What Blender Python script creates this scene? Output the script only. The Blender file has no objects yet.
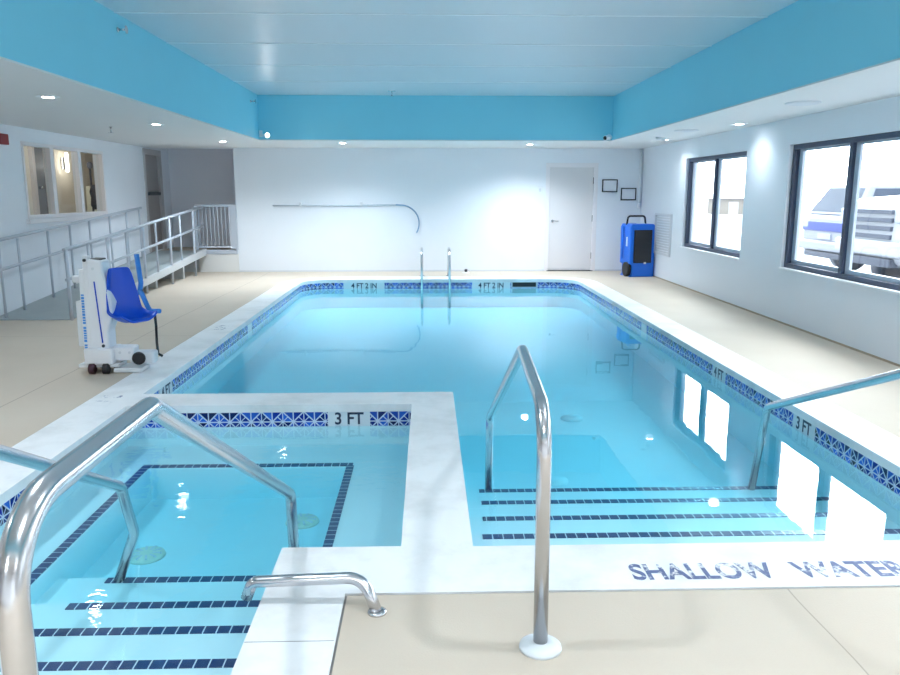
import bpy, bmesh, math, random
from mathutils import Vector, Matrix
from mathutils.geometry import tessellate_polygon
random.seed(7)
C = bpy.context.scene.collection
PI = math.pi

# ------------------------------------------------------------------ scene / view
sc = bpy.context.scene
sc.view_settings.view_transform = 'Standard'
sc.view_settings.look = 'None'
sc.view_settings.exposure = 1.36
sc.view_settings.gamma = 1.0
sc.view_settings.use_curve_mapping = False
try:
    sc.cycles.use_denoising = True
    sc.cycles.max_bounces = 14
    sc.cycles.diffuse_bounces = 7
    sc.cycles.glossy_bounces = 5
    sc.cycles.transparent_max_bounces = 16
    sc.cycles.sample_clamp_indirect = 12.0
    sc.cycles.caustics_reflective = False
    sc.cycles.caustics_refractive = False
    sc.cycles.blur_glossy = 0.5
except Exception:
    pass

# ------------------------------------------------------------------ materials
def new_mat(name):
    m = bpy.data.materials.new(name)
    m.use_nodes = True
    nt = m.node_tree
    nt.nodes.clear()
    out = nt.nodes.new('ShaderNodeOutputMaterial')
    return m, nt, out

def N(nt, kind, **kw):
    n = nt.nodes.new(kind)
    for k, v in kw.items():
        setattr(n, k, v)
    return n

def math_node(nt, op, a, b=None, c=None):
    n = nt.nodes.new('ShaderNodeMath'); n.operation = op
    for i, v in enumerate((a, b, c)):
        if v is None: continue
        if isinstance(v, (int, float)): n.inputs[i].default_value = v
        else: nt.links.new(v, n.inputs[i])
    return n.outputs[0]

def mix_color(nt, fac, a, b):
    n = nt.nodes.new('ShaderNodeMix'); n.data_type = 'RGBA'
    for sock, v in ((n.inputs['Factor'], fac), (n.inputs[6], a), (n.inputs[7], b)):
        if isinstance(v, (int, float)): sock.default_value = v
        elif isinstance(v, tuple): sock.default_value = (*v[:3], 1)
        else: nt.links.new(v, sock)
    return n.outputs[2]

def pmat(name, col, rough=0.5, metal=0.0, noise=0.0, nscale=8.0, bump=0.0, bscale=60.0, spec=0.5, emit=None, estr=0.0):
    """plain procedural surface: base colour with slight noise variation and bump"""
    m, nt, out = new_mat(name)
    b = N(nt, 'ShaderNodeBsdfPrincipled')
    b.inputs['Base Color'].default_value = (*col, 1)
    b.inputs['Roughness'].default_value = rough
    b.inputs['Metallic'].default_value = metal
    b.inputs['Specular IOR Level'].default_value = spec
    geo = N(nt, 'ShaderNodeNewGeometry')
    if noise:
        n = N(nt, 'ShaderNodeTexNoise'); n.inputs['Scale'].default_value = nscale; n.inputs['Detail'].default_value = 4
        nt.links.new(geo.outputs['Position'], n.inputs['Vector'])
        lo = tuple(c * (1 - noise) for c in col); hi = tuple(min(1, c * (1 + noise)) for c in col)
        nt.links.new(mix_color(nt, n.outputs['Fac'], lo, hi), b.inputs['Base Color'])
    if bump:
        n2 = N(nt, 'ShaderNodeTexNoise'); n2.inputs['Scale'].default_value = bscale; n2.inputs['Detail'].default_value = 3
        nt.links.new(geo.outputs['Position'], n2.inputs['Vector'])
        bp = N(nt, 'ShaderNodeBump'); bp.inputs['Strength'].default_value = bump; bp.inputs['Distance'].default_value = 0.004
        nt.links.new(n2.outputs['Fac'], bp.inputs['Height'])
        nt.links.new(bp.outputs[0], b.inputs['Normal'])
    if emit:
        b.inputs['Emission Color'].default_value = (*emit, 1)
        b.inputs['Emission Strength'].default_value = estr
    nt.links.new(b.outputs[0], out.inputs[0])
    return m

M = {}
M['wall'] = pmat('painted_block_wall', (0.79, 0.82, 0.87), 0.55, noise=0.025, nscale=1.3, bump=0.12, bscale=35)
M['soffit'] = pmat('soffit_paint', (0.74, 0.735, 0.735), 0.6, noise=0.02, nscale=1.1)
M['fascia'] = pmat('blue_paint', (0.25, 0.68, 0.83), 0.5, noise=0.03, nscale=1.5)
M['ceiling'] = pmat('ceiling_panel', (0.60, 0.64, 0.68), 0.33, noise=0.02, nscale=0.8, bump=0.02, bscale=5)
M['seam'] = pmat('ceiling_seam', (0.84, 0.86, 0.88), 0.35)
M['grey_paint'] = pmat('grey_rail_paint', (0.52, 0.56, 0.63), 0.45)
M['ramp'] = pmat('ramp_grey', (0.36, 0.40, 0.41), 0.7, noise=0.06, nscale=6)
M['ramp_edge'] = pmat('ramp_edge', (0.58, 0.60, 0.62), 0.6)
M['landing'] = pmat('landing_white', (0.78, 0.77, 0.75), 0.7, noise=0.03, nscale=3)
M['landing_top'] = pmat('landing_tan', (0.42, 0.34, 0.26), 0.7, noise=0.08, nscale=6)
M['recess'] = pmat('recess_paint', (0.78, 0.79, 0.85), 0.6, noise=0.02, nscale=1)
M['brown_door'] = pmat('taupe_door', (0.30, 0.27, 0.265), 0.5, noise=0.03, nscale=3)
M['taupe'] = pmat('taupe_frame', (0.48, 0.46, 0.47), 0.5)
M['door'] = pmat('door_paint', (0.72, 0.695, 0.70), 0.45, noise=0.015, nscale=2)
M['door_frame'] = pmat('door_frame_paint', (0.80, 0.77, 0.79), 0.4)
M['steel'] = pmat('brushed_steel', (0.60, 0.60, 0.62), 0.22, metal=1.0, noise=0.05, nscale=40)
M['chrome'] = pmat('chrome', (0.7, 0.7, 0.72), 0.12, metal=1.0)
M['white_plastic'] = pmat('white_plastic', (0.82, 0.83, 0.86), 0.35)
M['offwhite'] = pmat('offwhite_plastic', (0.70, 0.73, 0.76), 0.4)
M['black'] = pmat('black_rubber', (0.012, 0.012, 0.016), 0.5)
M['dark_grey'] = pmat('dark_grille', (0.045, 0.05, 0.06), 0.5)
M['blue_seat'] = pmat('blue_seat_plastic', (0.002, 0.075, 0.60), 0.35)
M['light_blue'] = pmat('light_blue_foam', (0.03, 0.22, 0.66), 0.45)
M['blue_print'] = pmat('blue_print', (0.09, 0.33, 0.75), 0.5)
M['dehum'] = pmat('dehumidifier_blue', (0.004, 0.155, 0.74), 0.35)
M['red'] = pmat('alarm_red', (0.28, 0.008, 0.016), 0.4)
M['win_frame'] = pmat('window_frame_slate', (0.045, 0.06, 0.11), 0.4)
M['win_track'] = pmat('window_track_grey', (0.50, 0.55, 0.64), 0.4)
M['caulk'] = pmat('grey_caulk', (0.22, 0.215, 0.215), 0.8)
M['lettering'] = pmat('navy_lettering', (0.02, 0.03, 0.07), 0.5)
M['marker_tile'] = pmat('white_ceramic', (0.78, 0.82, 0.86), 0.15)
M['plaster'] = pmat('pool_plaster', (0.66, 0.86, 0.90), 0.6, noise=0.02, nscale=4)
M['drain'] = pmat('drain_cover_ivory', (0.72, 0.74, 0.62), 0.4)
M['paper'] = pmat('paper', (0.78, 0.80, 0.84), 0.6)
M['corridor'] = pmat('corridor_beige', (0.66, 0.62, 0.54), 0.6, noise=0.03, nscale=1.5)
M['corridor_floor'] = pmat('corridor_floor', (0.33, 0.28, 0.22), 0.6)
M['slate_door'] = pmat('slate_door', (0.10, 0.11, 0.14), 0.5)
M['asphalt'] = pmat('outdoor_paving', (0.27, 0.28, 0.30), 0.9, noise=0.15, nscale=0.7)
M['car_white'] = pmat('car_white', (0.36, 0.37, 0.40), 0.25)
M['car_silver'] = pmat('car_silver', (0.27, 0.28, 0.33), 0.25)
M['car_blue'] = pmat('car_blue', (0.04, 0.06, 0.26), 0.3)
M['car_glass'] = pmat('car_glass', (0.10, 0.13, 0.20), 0.08)
M['car_dark'] = pmat('car_dark', (0.05, 0.06, 0.09), 0.4)
M['car_lamp'] = pmat('car_lamp', (0.35, 0.38, 0.45), 0.1)
M['building'] = pmat('far_siding', (0.28, 0.25, 0.22), 0.7, noise=0.05, nscale=2)
M['building_roof'] = pmat('far_roof', (0.20, 0.18, 0.18), 0.8)
M['brass_dark'] = pmat('dark_bronze', (0.05, 0.05, 0.06), 0.4, metal=0.6)
M['maroon'] = pmat('maroon_caster', (0.06, 0.015, 0.025), 0.4)
M['vent'] = pmat('vent_grey', (0.66, 0.68, 0.72), 0.45)
M['pole'] = pmat('pole_silver', (0.60, 0.66, 0.74), 0.4, metal=0.1)
M['hook_blue'] = pmat('hook_blue_grey', (0.20, 0.34, 0.52), 0.4)

def emission(name, col, s):
    m, nt, out = new_mat(name)
    e = N(nt, 'ShaderNodeEmission'); e.inputs[0].default_value = (*col, 1); e.inputs[1].default_value = s
    nt.links.new(e.outputs[0], out.inputs[0])
    return m
M['lens'] = emission('lamp_lens', (0.97, 0.98, 1.0), 24.0)
M['flood_lens'] = emission('flood_lens', (1.0, 0.99, 0.97), 4.0)
M['sconce_lens'] = emission('sconce_lens', (1.0, 0.92, 0.78), 3.0)

def deck_material():
    m, nt, out = new_mat('textured_tan_deck')
    b = N(nt, 'ShaderNodeBsdfPrincipled'); b.inputs['Roughness'].default_value = 0.75
    geo = N(nt, 'ShaderNodeNewGeometry')
    sep = N(nt, 'ShaderNodeSeparateXYZ'); nt.links.new(geo.outputs['Position'], sep.inputs[0])
    n = N(nt, 'ShaderNodeTexNoise'); n.inputs['Scale'].default_value = 1.6; n.inputs['Detail'].default_value = 6
    nt.links.new(geo.outputs['Position'], n.inputs['Vector'])
    base = mix_color(nt, n.outputs['Fac'], (0.565, 0.475, 0.385), (0.655, 0.57, 0.475))
    n2 = N(nt, 'ShaderNodeTexNoise'); n2.inputs['Scale'].default_value = 140; n2.inputs['Detail'].default_value = 2
    nt.links.new(geo.outputs['Position'], n2.inputs['Vector'])
    base = mix_color(nt, math_node(nt, 'MULTIPLY', n2.outputs['Fac'], 0.12), base, (0.38, 0.30, 0.22))
    # sawn control joints
    wob = N(nt, 'ShaderNodeTexNoise'); wob.inputs['Scale'].default_value = 1.2
    nt.links.new(geo.outputs['Position'], wob.inputs['Vector'])
    w = math_node(nt, 'MULTIPLY', math_node(nt, 'SUBTRACT', wob.outputs['Fac'], 0.5), 0.05)
    masks = []
    for ax, pos in ((0, -3.05), (0, 1.39)):
        d = math_node(nt, 'ABSOLUTE', math_node(nt, 'SUBTRACT', math_node(nt, 'ADD', sep.outputs[ax], w), pos))
        masks.append(math_node(nt, 'LESS_THAN', d, 0.006 if pos < 0 else 0.003))
    for pos in (8.1, 1.2):
        d = math_node(nt, 'ABSOLUTE', math_node(nt, 'SUBTRACT', sep.outputs[1], pos))
        masks.append(math_node(nt, 'MULTIPLY', math_node(nt, 'LESS_THAN', d, 0.004), math_node(nt, 'LESS_THAN', sep.outputs[0], -2.5)))
    mk = masks[0]
    for q in masks[1:]: mk = math_node(nt, 'MAXIMUM', mk, q)
    base = mix_color(nt, math_node(nt, 'MULTIPLY', mk, 0.55), base, (0.28, 0.22, 0.17))
    nt.links.new(base, b.inputs['Base Color'])
    bp = N(nt, 'ShaderNodeBump'); bp.inputs['Strength'].default_value = 0.25; bp.inputs['Distance'].default_value = 0.003
    nt.links.new(n2.outputs['Fac'], bp.inputs['Height']); nt.links.new(bp.outputs[0], b.inputs['Normal'])
    nt.links.new(b.outputs[0], out.inputs[0])
    return m
M['deck'] = deck_material()

def coping_material():
    m, nt, out = new_mat('cast_white_coping')
    b = N(nt, 'ShaderNodeBsdfPrincipled'); b.inputs['Roughness'].default_value = 0.6
    geo = N(nt, 'ShaderNodeNewGeometry')
    n = N(nt, 'ShaderNodeTexNoise'); n.inputs['Scale'].default_value = 2.4; n.inputs['Detail'].default_value = 8; n.inputs['Roughness'].default_value = 0.65
    nt.links.new(geo.outputs['Position'], n.inputs['Vector'])
    ramp = N(nt, 'ShaderNodeValToRGB')
    ramp.color_ramp.elements[0].position = 0.30; ramp.color_ramp.elements[0].color = (0.72, 0.72, 0.72, 1)
    ramp.color_ramp.elements[1].position = 0.55; ramp.color_ramp.elements[1].color = (0.87, 0.87, 0.88, 1)
    nt.links.new(n.outputs['Fac'], ramp.inputs[0])
    nt.links.new(ramp.outputs[0], b.inputs['Base Color'])
    nt.links.new(b.outputs[0], out.inputs[0])
    return m
M['coping'] = coping_material()

def tile_material():
    """six inch patterned tile: blue quarters cut by pale star lines, laid by UV (1 unit = 1 tile)"""
    m, nt, out = new_mat('patterned_blue_tile')
    b = N(nt, 'ShaderNodeBsdfPrincipled'); b.inputs['Roughness'].default_value = 0.12
    uv = N(nt, 'ShaderNodeUVMap'); uv.uv_map = 'UVMap'
    sep = N(nt, 'ShaderNodeSeparateXYZ'); nt.links.new(uv.outputs[0], sep.inputs[0])
    U, V = sep.outputs[0], sep.outputs[1]
    fu = math_node(nt, 'FRACT', U); fv = math_node(nt, 'FRACT', V)
    cu = math_node(nt, 'ABSOLUTE', math_node(nt, 'SUBTRACT', fu, 0.5))
    cv = math_node(nt, 'ABSOLUTE', math_node(nt, 'SUBTRACT', fv, 0.5))
    lines = []
    lw = 0.028
    lines.append(math_node(nt, 'LESS_THAN', cu, lw * 0.8))
    lines.append(math_node(nt, 'GREATER_THAN', cu, 0.5 - lw))
    lines.append(math_node(nt, 'LESS_THAN', cv, lw))
    lines.append(math_node(nt, 'GREATER_THAN', cv, 0.5 - lw))
    s = math_node(nt, 'ADD', cu, cv)
    lines.append(math_node(nt, 'LESS_THAN', math_node(nt, 'ABSOLUTE', math_node(nt, 'SUBTRACT', s, 0.5)), lw * 1.5))
    dd = math_node(nt, 'SUBTRACT', cu, cv)
    small = math_node(nt, 'LESS_THAN', math_node(nt, 'ABSOLUTE', dd), lw)
    lines.append(math_node(nt, 'MULTIPLY', small, math_node(nt, 'LESS_THAN', s, 0.5)))
    mk = lines[0]
    for q in lines[1:]: mk = math_node(nt, 'MAXIMUM', mk, q)
    cell = N(nt, 'ShaderNodeCombineXYZ')
    nt.links.new(math_node(nt, 'FLOOR', math_node(nt, 'MULTIPLY', U, 2)), cell.inputs[0])
    nt.links.new(math_node(nt, 'FLOOR', math_node(nt, 'MULTIPLY', V, 2)), cell.inputs[1])
    inn = math_node(nt, 'LESS_THAN', s, 0.5); nt.links.new(inn, cell.inputs[2])
    wn = N(nt, 'ShaderNodeTexWhiteNoise'); wn.noise_dimensions = '3D'; nt.links.new(cell.outputs[0], wn.inputs['Vector'])
    ramp = N(nt, 'ShaderNodeValToRGB'); cr = ramp.color_ramp
    cr.elements[0].position = 0; cr.elements[0].color = (0.006, 0.008, 0.075, 1)
    cr.elements[1].position = 1; cr.elements[1].color = (0.035, 0.16, 0.72, 1)
    e = cr.elements.new(0.45); e.color = (0.010, 0.035, 0.36, 1)
    nt.links.new(wn.outputs['Value'], ramp.inputs[0])
    col = mix_color(nt, mk, ramp.outputs[0], (0.62, 0.70, 0.86))
    nt.links.new(col, b.inputs['Base Color'])
    nt.links.new(b.outputs[0], out.inputs[0])
    return m
M['tile'] = tile_material()

def nosing_material(axis):
    m, nt, out = new_mat('navy_nosing_tile_' + 'xy'[axis])
    b = N(nt, 'ShaderNodeBsdfPrincipled'); b.inputs['Roughness'].default_value = 0.3
    geo = N(nt, 'ShaderNodeNewGeometry')
    sep = N(nt, 'ShaderNodeSeparateXYZ'); nt.links.new(geo.outputs['Position'], sep.inputs[0])
    f = math_node(nt, 'FRACT', math_node(nt, 'DIVIDE', sep.outputs[axis], 0.0545))
    g = math_node(nt, 'LESS_THAN', f, 0.10)
    nt.links.new(mix_color(nt, g, (0.012, 0.036, 0.135), (0.60, 0.72, 0.78)), b.inputs['Base Color'])
    nt.links.new(b.outputs[0], out.inputs[0])
    return m
M['nosing_x'] = nosing_material(0)
M['nosing_y'] = nosing_material(1)

def water_material(name, dens, rip):
    m, nt, out = new_mat(name)
    tr = N(nt, 'ShaderNodeBsdfTransparent'); tr.inputs[0].default_value = (0.97, 0.99, 1.0, 1)
    gl = N(nt, 'ShaderNodeBsdfGlossy'); gl.inputs['Roughness'].default_value = 0.0; gl.inputs[0].default_value = (1, 1, 1, 1)
    fr = N(nt, 'ShaderNodeFresnel'); fr.inputs[0].default_value = 1.33
    mx = N(nt, 'ShaderNodeMixShader')
    geo = N(nt, 'ShaderNodeNewGeometry')
    # ripples
    mp = N(nt, 'ShaderNodeMapping'); mp.inputs['Scale'].default_value = (1.0, 1.7, 1.0)
    nt.links.new(geo.outputs['Position'], mp.inputs[0])
    n = N(nt, 'ShaderNodeTexNoise'); n.inputs['Scale'].default_value = 7.0 if rip > .12 else 1.2; n.inputs['Detail'].default_value = 3; n.inputs['Roughness'].default_value = 0.45
    nt.links.new(mp.outputs[0], n.inputs['Vector'])
    bp = N(nt, 'ShaderNodeBump'); bp.inputs['Strength'].default_value = rip; bp.inputs['Distance'].default_value = 0.012
    nt.links.new(n.outputs['Fac'], bp.inputs['Height'])
    nt.links.new(bp.outputs[0], gl.inputs['Normal']); nt.links.new(bp.outputs[0], fr.inputs['Normal'])
    # the fresnel mirror only belongs to the outer face of the water
    fac = math_node(nt, 'MULTIPLY', fr.outputs[0], math_node(nt, 'SUBTRACT', 1.0, geo.outputs['Backfacing']))
    nt.links.new(fac, mx.inputs[0]); nt.links.new(tr.outputs[0], mx.inputs[1]); nt.links.new(gl.outputs[0], mx.inputs[2])
    nt.links.new(mx.outputs[0], out.inputs['Surface'])
    va = N(nt, 'ShaderNodeVolumeAbsorption'); va.inputs[0].default_value = (0.0, 0.80, 0.93, 1); va.inputs[1].default_value = dens
    nt.links.new(va.outputs[0], out.inputs['Volume'])
    return m
M['pool_water'] = water_material('clear_pool_water', 0.74, 0.10)
M['spa_water'] = water_material('rippling_spa_water', 0.92, 0.16)

def glass_material():
    m, nt, out = new_mat('window_glass')
    tr = N(nt, 'ShaderNodeBsdfTransparent'); tr.inputs[0].default_value = (0.96, 0.98, 0.98, 1)
    gl = N(nt, 'ShaderNodeBsdfGlossy'); gl.inputs['Roughness'].default_value = 0.0
    fr = N(nt, 'ShaderNodeFresnel'); fr.inputs[0].default_value = 1.5
    mx = N(nt, 'ShaderNodeMixShader')
    geo = N(nt, 'ShaderNodeNewGeometry')
    fac = math_node(nt, 'MULTIPLY', fr.outputs[0], math_node(nt, 'SUBTRACT', 1.0, geo.outputs['Backfacing']))
    nt.links.new(fac, mx.inputs[0]); nt.links.new(tr.outputs[0], mx.inputs[1]); nt.links.new(gl.outputs[0], mx.inputs[2])
    nt.links.new(mx.outputs[0], out.inputs[0])
    return m
M['glass'] = glass_material()

def stencil_material(name, wear):
    """worn navy paint on the white coping: missing flakes show the coping colour"""
    m, nt, out = new_mat(name)
    b = N(nt, 'ShaderNodeBsdfPrincipled'); b.inputs['Roughness'].default_value = 0.6
    geo = N(nt, 'ShaderNodeNewGeometry')
    n = N(nt, 'ShaderNodeTexNoise'); n.inputs['Scale'].default_value = 28; n.inputs['Detail'].default_value = 5; n.inputs['Roughness'].default_value = 0.7
    nt.links.new(geo.outputs['Position'], n.inputs['Vector'])
    n2 = N(nt, 'ShaderNodeTexNoise'); n2.inputs['Scale'].default_value = 4; nt.links.new(geo.outputs['Position'], n2.inputs['Vector'])
    s = math_node(nt, 'ADD', math_node(nt, 'MULTIPLY', n.outputs['Fac'], 0.65), math_node(nt, 'MULTIPLY', n2.outputs['Fac'], 0.35))
    r = N(nt, 'ShaderNodeMapRange'); r.inputs[1].default_value = wear - 0.03; r.inputs[2].default_value = wear + 0.05
    nt.links.new(s, r.inputs[0])
    nt.links.new(mix_color(nt, r.outputs[0], (0.85, 0.85, 0.86), (0.10, 0.13, 0.27)), b.inputs['Base Color'])
    nt.links.new(b.outputs[0], out.inputs[0])
    return m
M['stencil'] = stencil_material('worn_navy_stencil', 0.425)
M['stencil_faint'] = stencil_material('faint_navy_stencil', 0.53)

# ------------------------------------------------------------------ geometry helpers
class MB:
    """collects shapes, then links them as ONE mesh object"""
    def __init__(self):
        self.bm = bmesh.new()
        self.uv = None
    def box(self, x0, x1, y0, y1, z0, z1, mat=None):
        vs = [self.bm.verts.new(p) for p in ((x0,y0,z0),(x1,y0,z0),(x1,y1,z0),(x0,y1,z0),(x0,y0,z1),(x1,y0,z1),(x1,y1,z1),(x0,y1,z1))]
        if mat is not None:
            for v in vs: v.co = mat @ v.co
        for f in ((0,3,2,1),(4,5,6,7),(0,1,5,4),(1,2,6,5),(2,3,7,6),(3,0,4,7)):
            self.bm.faces.new([vs[i] for i in f])
        return self
    def quad(self, pts, uvs=None):
        vs = [self.bm.verts.new(p) for p in pts]
        f = self.bm.faces.new(vs)
        if uvs:
            lay = self.bm.loops.layers.uv.get('UVMap') or self.bm.loops.layers.uv.new('UVMap')
            for lo, u in zip(f.loops, uvs): lo[lay].uv = u
        return self
    def cyl(self, p0, p1, r0, r1=None, seg=20, caps=True):
        r1 = r0 if r1 is None else r1
        p0, p1 = Vector(p0), Vector(p1)
        d = (p1 - p0).normalized()
        a = d.orthogonal().normalized(); b = d.cross(a)
        A = []; B = []
        for i in range(seg):
            t = 2 * PI * i / seg
            w = a * math.cos(t) + b * math.sin(t)
            A.append(self.bm.verts.new(p0 + w * r0)); B.append(self.bm.verts.new(p1 + w * r1))
        for i in range(seg):
            j = (i + 1) % seg
            f = self.bm.faces.new((A[i], A[j], B[j], B[i])); f.smooth = True
        if caps:
            self.bm.faces.new(A[::-1]); self.bm.faces.new(B)
        return self
    def lathe(self, base, axis, prof, seg=28):
        """prof: list of (distance along axis, radius)"""
        base = Vector(base); d = Vector(axis).normalized()
        a = d.orthogonal().normalized(); b = d.cross(a)
        rings = []
        for h, r in prof:
            rings.append([self.bm.verts.new(base + d * h + (a * math.cos(2*PI*i/seg) + b * math.sin(2*PI*i/seg)) * max(r, 1e-5)) for i in range(seg)])
        for k in range(len(rings) - 1):
            for i in range(seg):
                j = (i + 1) % seg
                f = self.bm.faces.new((rings[k][i], rings[k][j], rings[k+1][j], rings[k+1][i])); f.smooth = True
        self.bm.faces.new(rings[0][::-1]); self.bm.faces.new(rings[-1])
        return self
    def tube(self, pts, r, seg=18, caps=True):
        pts = [Vector(p) for p in pts]
        n = len(pts)
        tang = []
        for i in range(n):
            if i == 0: t = pts[1] - pts[0]
            elif i == n - 1: t = pts[-1] - pts[-2]
            else: t = (pts[i+1] - pts[i]).normalized() + (pts[i] - pts[i-1]).normalized()
            tang.append(t.normalized())
        a = tang[0].orthogonal().normalized()
        rings = []
        for i in range(n):
            a = (a - tang[i] * a.dot(tang[i])).normalized()
            b = tang[i].cross(a)
            rings.append([self.bm.verts.new(pts[i] + (a * math.cos(2*PI*k/seg) + b * math.sin(2*PI*k/seg)) * r) for k in range(seg)])
        for i in range(n - 1):
            for k in range(seg):
                j = (k + 1) % seg
                f = self.bm.faces.new((rings[i][k], rings[i][j], rings[i+1][j], rings[i+1][k])); f.smooth = True
        if caps:
            self.bm.faces.new(rings[0][::-1]); self.bm.faces.new(rings[-1])
        return self
    def slab(self, outer, holes, t0, t1, mp=lambda u, v, t: (u, v, t)):
        """flat polygon with holes, given thickness; mp maps (u,v,t) to xyz"""
        loops = [outer] + list(holes)
        flat = [p for l in loops for p in l]
        tris = tessellate_polygon([[Vector((p[0], p[1], 0)) for p in l] for l in loops])
        lo = [self.bm.verts.new(mp(p[0], p[1], t0)) for p in flat]
        hi = [self.bm.verts.new(mp(p[0], p[1], t1)) for p in flat]
        for t in tris:
            try:
                self.bm.faces.new([hi[i] for i in t]); self.bm.faces.new([lo[i] for i in t[::-1]])
            except ValueError:
                pass
        k = 0
        for l in loops:
            n = len(l)
            for i in range(n):
                j = (i + 1) % n
                self.bm.faces.new((lo[k+i], lo[k+j], hi[k+j], hi[k+i]))
            k += n
        return self
    def prism(self, poly, y0, y1, mat=None):
        """polygon in x,z extruded along y"""
        A = [self.bm.verts.new((p[0], y0, p[1])) for p in poly]
        B = [self.bm.verts.new((p[0], y1, p[1])) for p in poly]
        n = len(poly)
        self.bm.faces.new(A); self.bm.faces.new(B[::-1])
        for i in range(n):
            j = (i + 1) % n
            self.bm.faces.new((A[j], A[i], B[i], B[j]))
        if mat is not None:
            for v in A + B: v.co = mat @ v.co
        return self
    def xform(self, mat):
        for v in self.bm.verts: v.co = mat @ v.co
        return self
    def build(self, name, m, parent=None, bevel=0.0, seg=2, recalc=True, kind=None, smooth=False):
        bm = self.bm
        if recalc: bmesh.ops.recalc_face_normals(bm, faces=bm.faces[:])
        me = bpy.data.meshes.new(name)
        bm.to_mesh(me); bm.free()
        me.materials.append(m)
        if smooth:
            for p in me.polygons: p.use_smooth = True
        o = bpy.data.objects.new(name, me)
        C.objects.link(o)
        if bevel:
            md = o.modifiers.new('bevel', 'BEVEL'); md.width = bevel; md.segments = seg; md.limit_method = 'ANGLE'; md.angle_limit = math.radians(40)
            md.harden_normals = False
        if parent is not None: o.parent = parent
        if kind: o['kind'] = kind
        return o

def tag(o, label=None, cat=None, group=None, kind=None):
    if label: o['label'] = label
    if cat: o['category'] = cat
    if group: o['group'] = group
    if kind: o['kind'] = kind
    return o

def empty(name, loc, label=None, cat=None, group=None, rz=0.0, kind=None):
    o = bpy.data.objects.new(name, None); C.objects.link(o)
    o.location = loc; o.rotation_euler = (0, 0, rz); o.empty_display_size = 0.1
    return tag(o, label, cat, group, kind)

def copy_tree(o, parent=None):
    c = o.copy(); C.objects.link(c); c.parent = parent
    for ch in o.children: copy_tree(ch, c)
    return c

def fillet(pts, rad, n=7):
    """round the corners of a polyline; rad is one radius or one per corner"""
    pts = [Vector(p) for p in pts]
    out = [pts[0]]
    for i in range(1, len(pts) - 1):
        r = rad[i-1] if isinstance(rad, (list, tuple)) else rad
        p, a, b = pts[i], pts[i-1], pts[i+1]
        da, db = (a - p), (b - p)
        la, lb = da.length, db.length
        da.normalize(); db.normalize()
        ang = da.angle(db)
        t = min(r / max(math.tan(ang / 2), 1e-4), la * 0.48, lb * 0.48)
        r2 = t * math.tan(ang / 2)
        cdir = (da + db).normalized()
        c = p + cdir * (r2 / math.sin(ang / 2))
        s = p + da * t - c; e = p + db * t - c
        tot = s.angle(e)
        ax = s.cross(e).normalized()
        for k in range(n + 1):
            out.append(c + (Matrix.Rotation(tot * k / n, 3, ax) @ s))
    out.append(pts[-1])
    return out

def text_mesh(name, body, size, m, mat, parent=None, extrude=0.0008, align='CENTER', sx=1.0, bold=0.0):
    cu = bpy.data.curves.new(name, 'FONT')
    cu.body = body; cu.size = size; cu.align_x = align; cu.align_y = 'CENTER'; cu.extrude = extrude; cu.offset = bold
    t = bpy.data.objects.new(name + '_curve', cu)
    C.objects.link(t)
    bpy.context.view_layer.update()
    me = bpy.data.meshes.new_from_object(t.evaluated_get(bpy.context.evaluated_depsgraph_get()))
    bpy.data.objects.remove(t)
    bpy.data.curves.remove(cu)
    for v in me.vertices:
        v.co = mat @ Vector((v.co.x * sx, v.co.y, v.co.z))
    me.materials.clear(); me.materials.append(m)
    me.name = name
    o = bpy.data.objects.new(name, me); C.objects.link(o)
    if parent is not None: o.parent = parent
    return o

def basis(origin, ex, ey, ez):
    m = Matrix.Identity(4)
    for i, e in enumerate((ex, ey, ez)):
        for k in range(3): m[k][i] = e[k]
    for k in range(3): m[k][3] = origin[k]
    return m

def side_map(x):   # (u,v,t) -> u along y, v up, t along x
    return lambda u, v, t: (x + t, u, v)
def front_map(y):
    return lambda u, v, t: (u, y + t, v)

# ------------------------------------------------------------------ main dimensions (metres)
XL, XR = -5.24, 4.15          # room side walls
YB, YN = 14.85, -2.6          # back wall, wall behind the camera
ZS, ZC = 2.34, 3.04           # soffit, ceiling
FX0, FX1, FY0, FY1 = -2.70, 3.03, -0.6, 12.70   # the raised ceiling
WZ = -0.152                    # water level
PX0, PX1, PY0, PY1 = -2.16, 2.62, 3.05, 13.40   # main pool
SPX = 0.19                    # pool side of the spine
SX0, SX1, SY0, SY1 = -2.16, -0.12, 1.75, 5.316  # spa
SXM, SYM = -0.63, 3.06        # inner corner of the spa steps
COX0, COX1, COY1 = -2.50, 2.93, 13.86

def arc(cx, cy, r, a0, a1, n=12):
    return [(cx + r * math.cos(math.radians(a0 + (a1 - a0) * i / n)), cy + r * math.sin(math.radians(a0 + (a1 - a0) * i / n))) for i in range(n + 1)]

RC = 0.48
OR = 0.95
def pool_outline(d=0.0):
    """main pool, grown outward by d (counter-clockwise)"""
    r = RC + d
    return ([(SPX - d, PY0 - d), (PX1 + d, PY0 - d)]
            + arc(PX1 - RC, PY1 - RC, r, 0, 90) + arc(PX0 + RC, PY1 - RC, r, 90, 180)
            + [(PX0 - d, 5.65 - d), (SPX - d, 5.65 - d)])
def spa_outline(d=0.0):
    return [(SX0 - d, SY0 - d), (SXM + d, SY0 - d), (SXM + d, SYM - d), (SX1 + d, SYM - d), (SX1 + d, SY1 + d), (SX0 - d, SY1 + d)]
def coping_outer(d=0.0):
    r = OR + d
    return ([(COX0 - d, 1.36 - d), (-0.32 + d, 1.36 - d), (-0.32 + d, 2.67 - d), (COX1 + d, 2.67 - d)]
            + arc(COX1 - OR, COY1 - OR, r, 0, 90) + arc(COX0 + OR, COY1 - OR, r, 90, 180))

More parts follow.
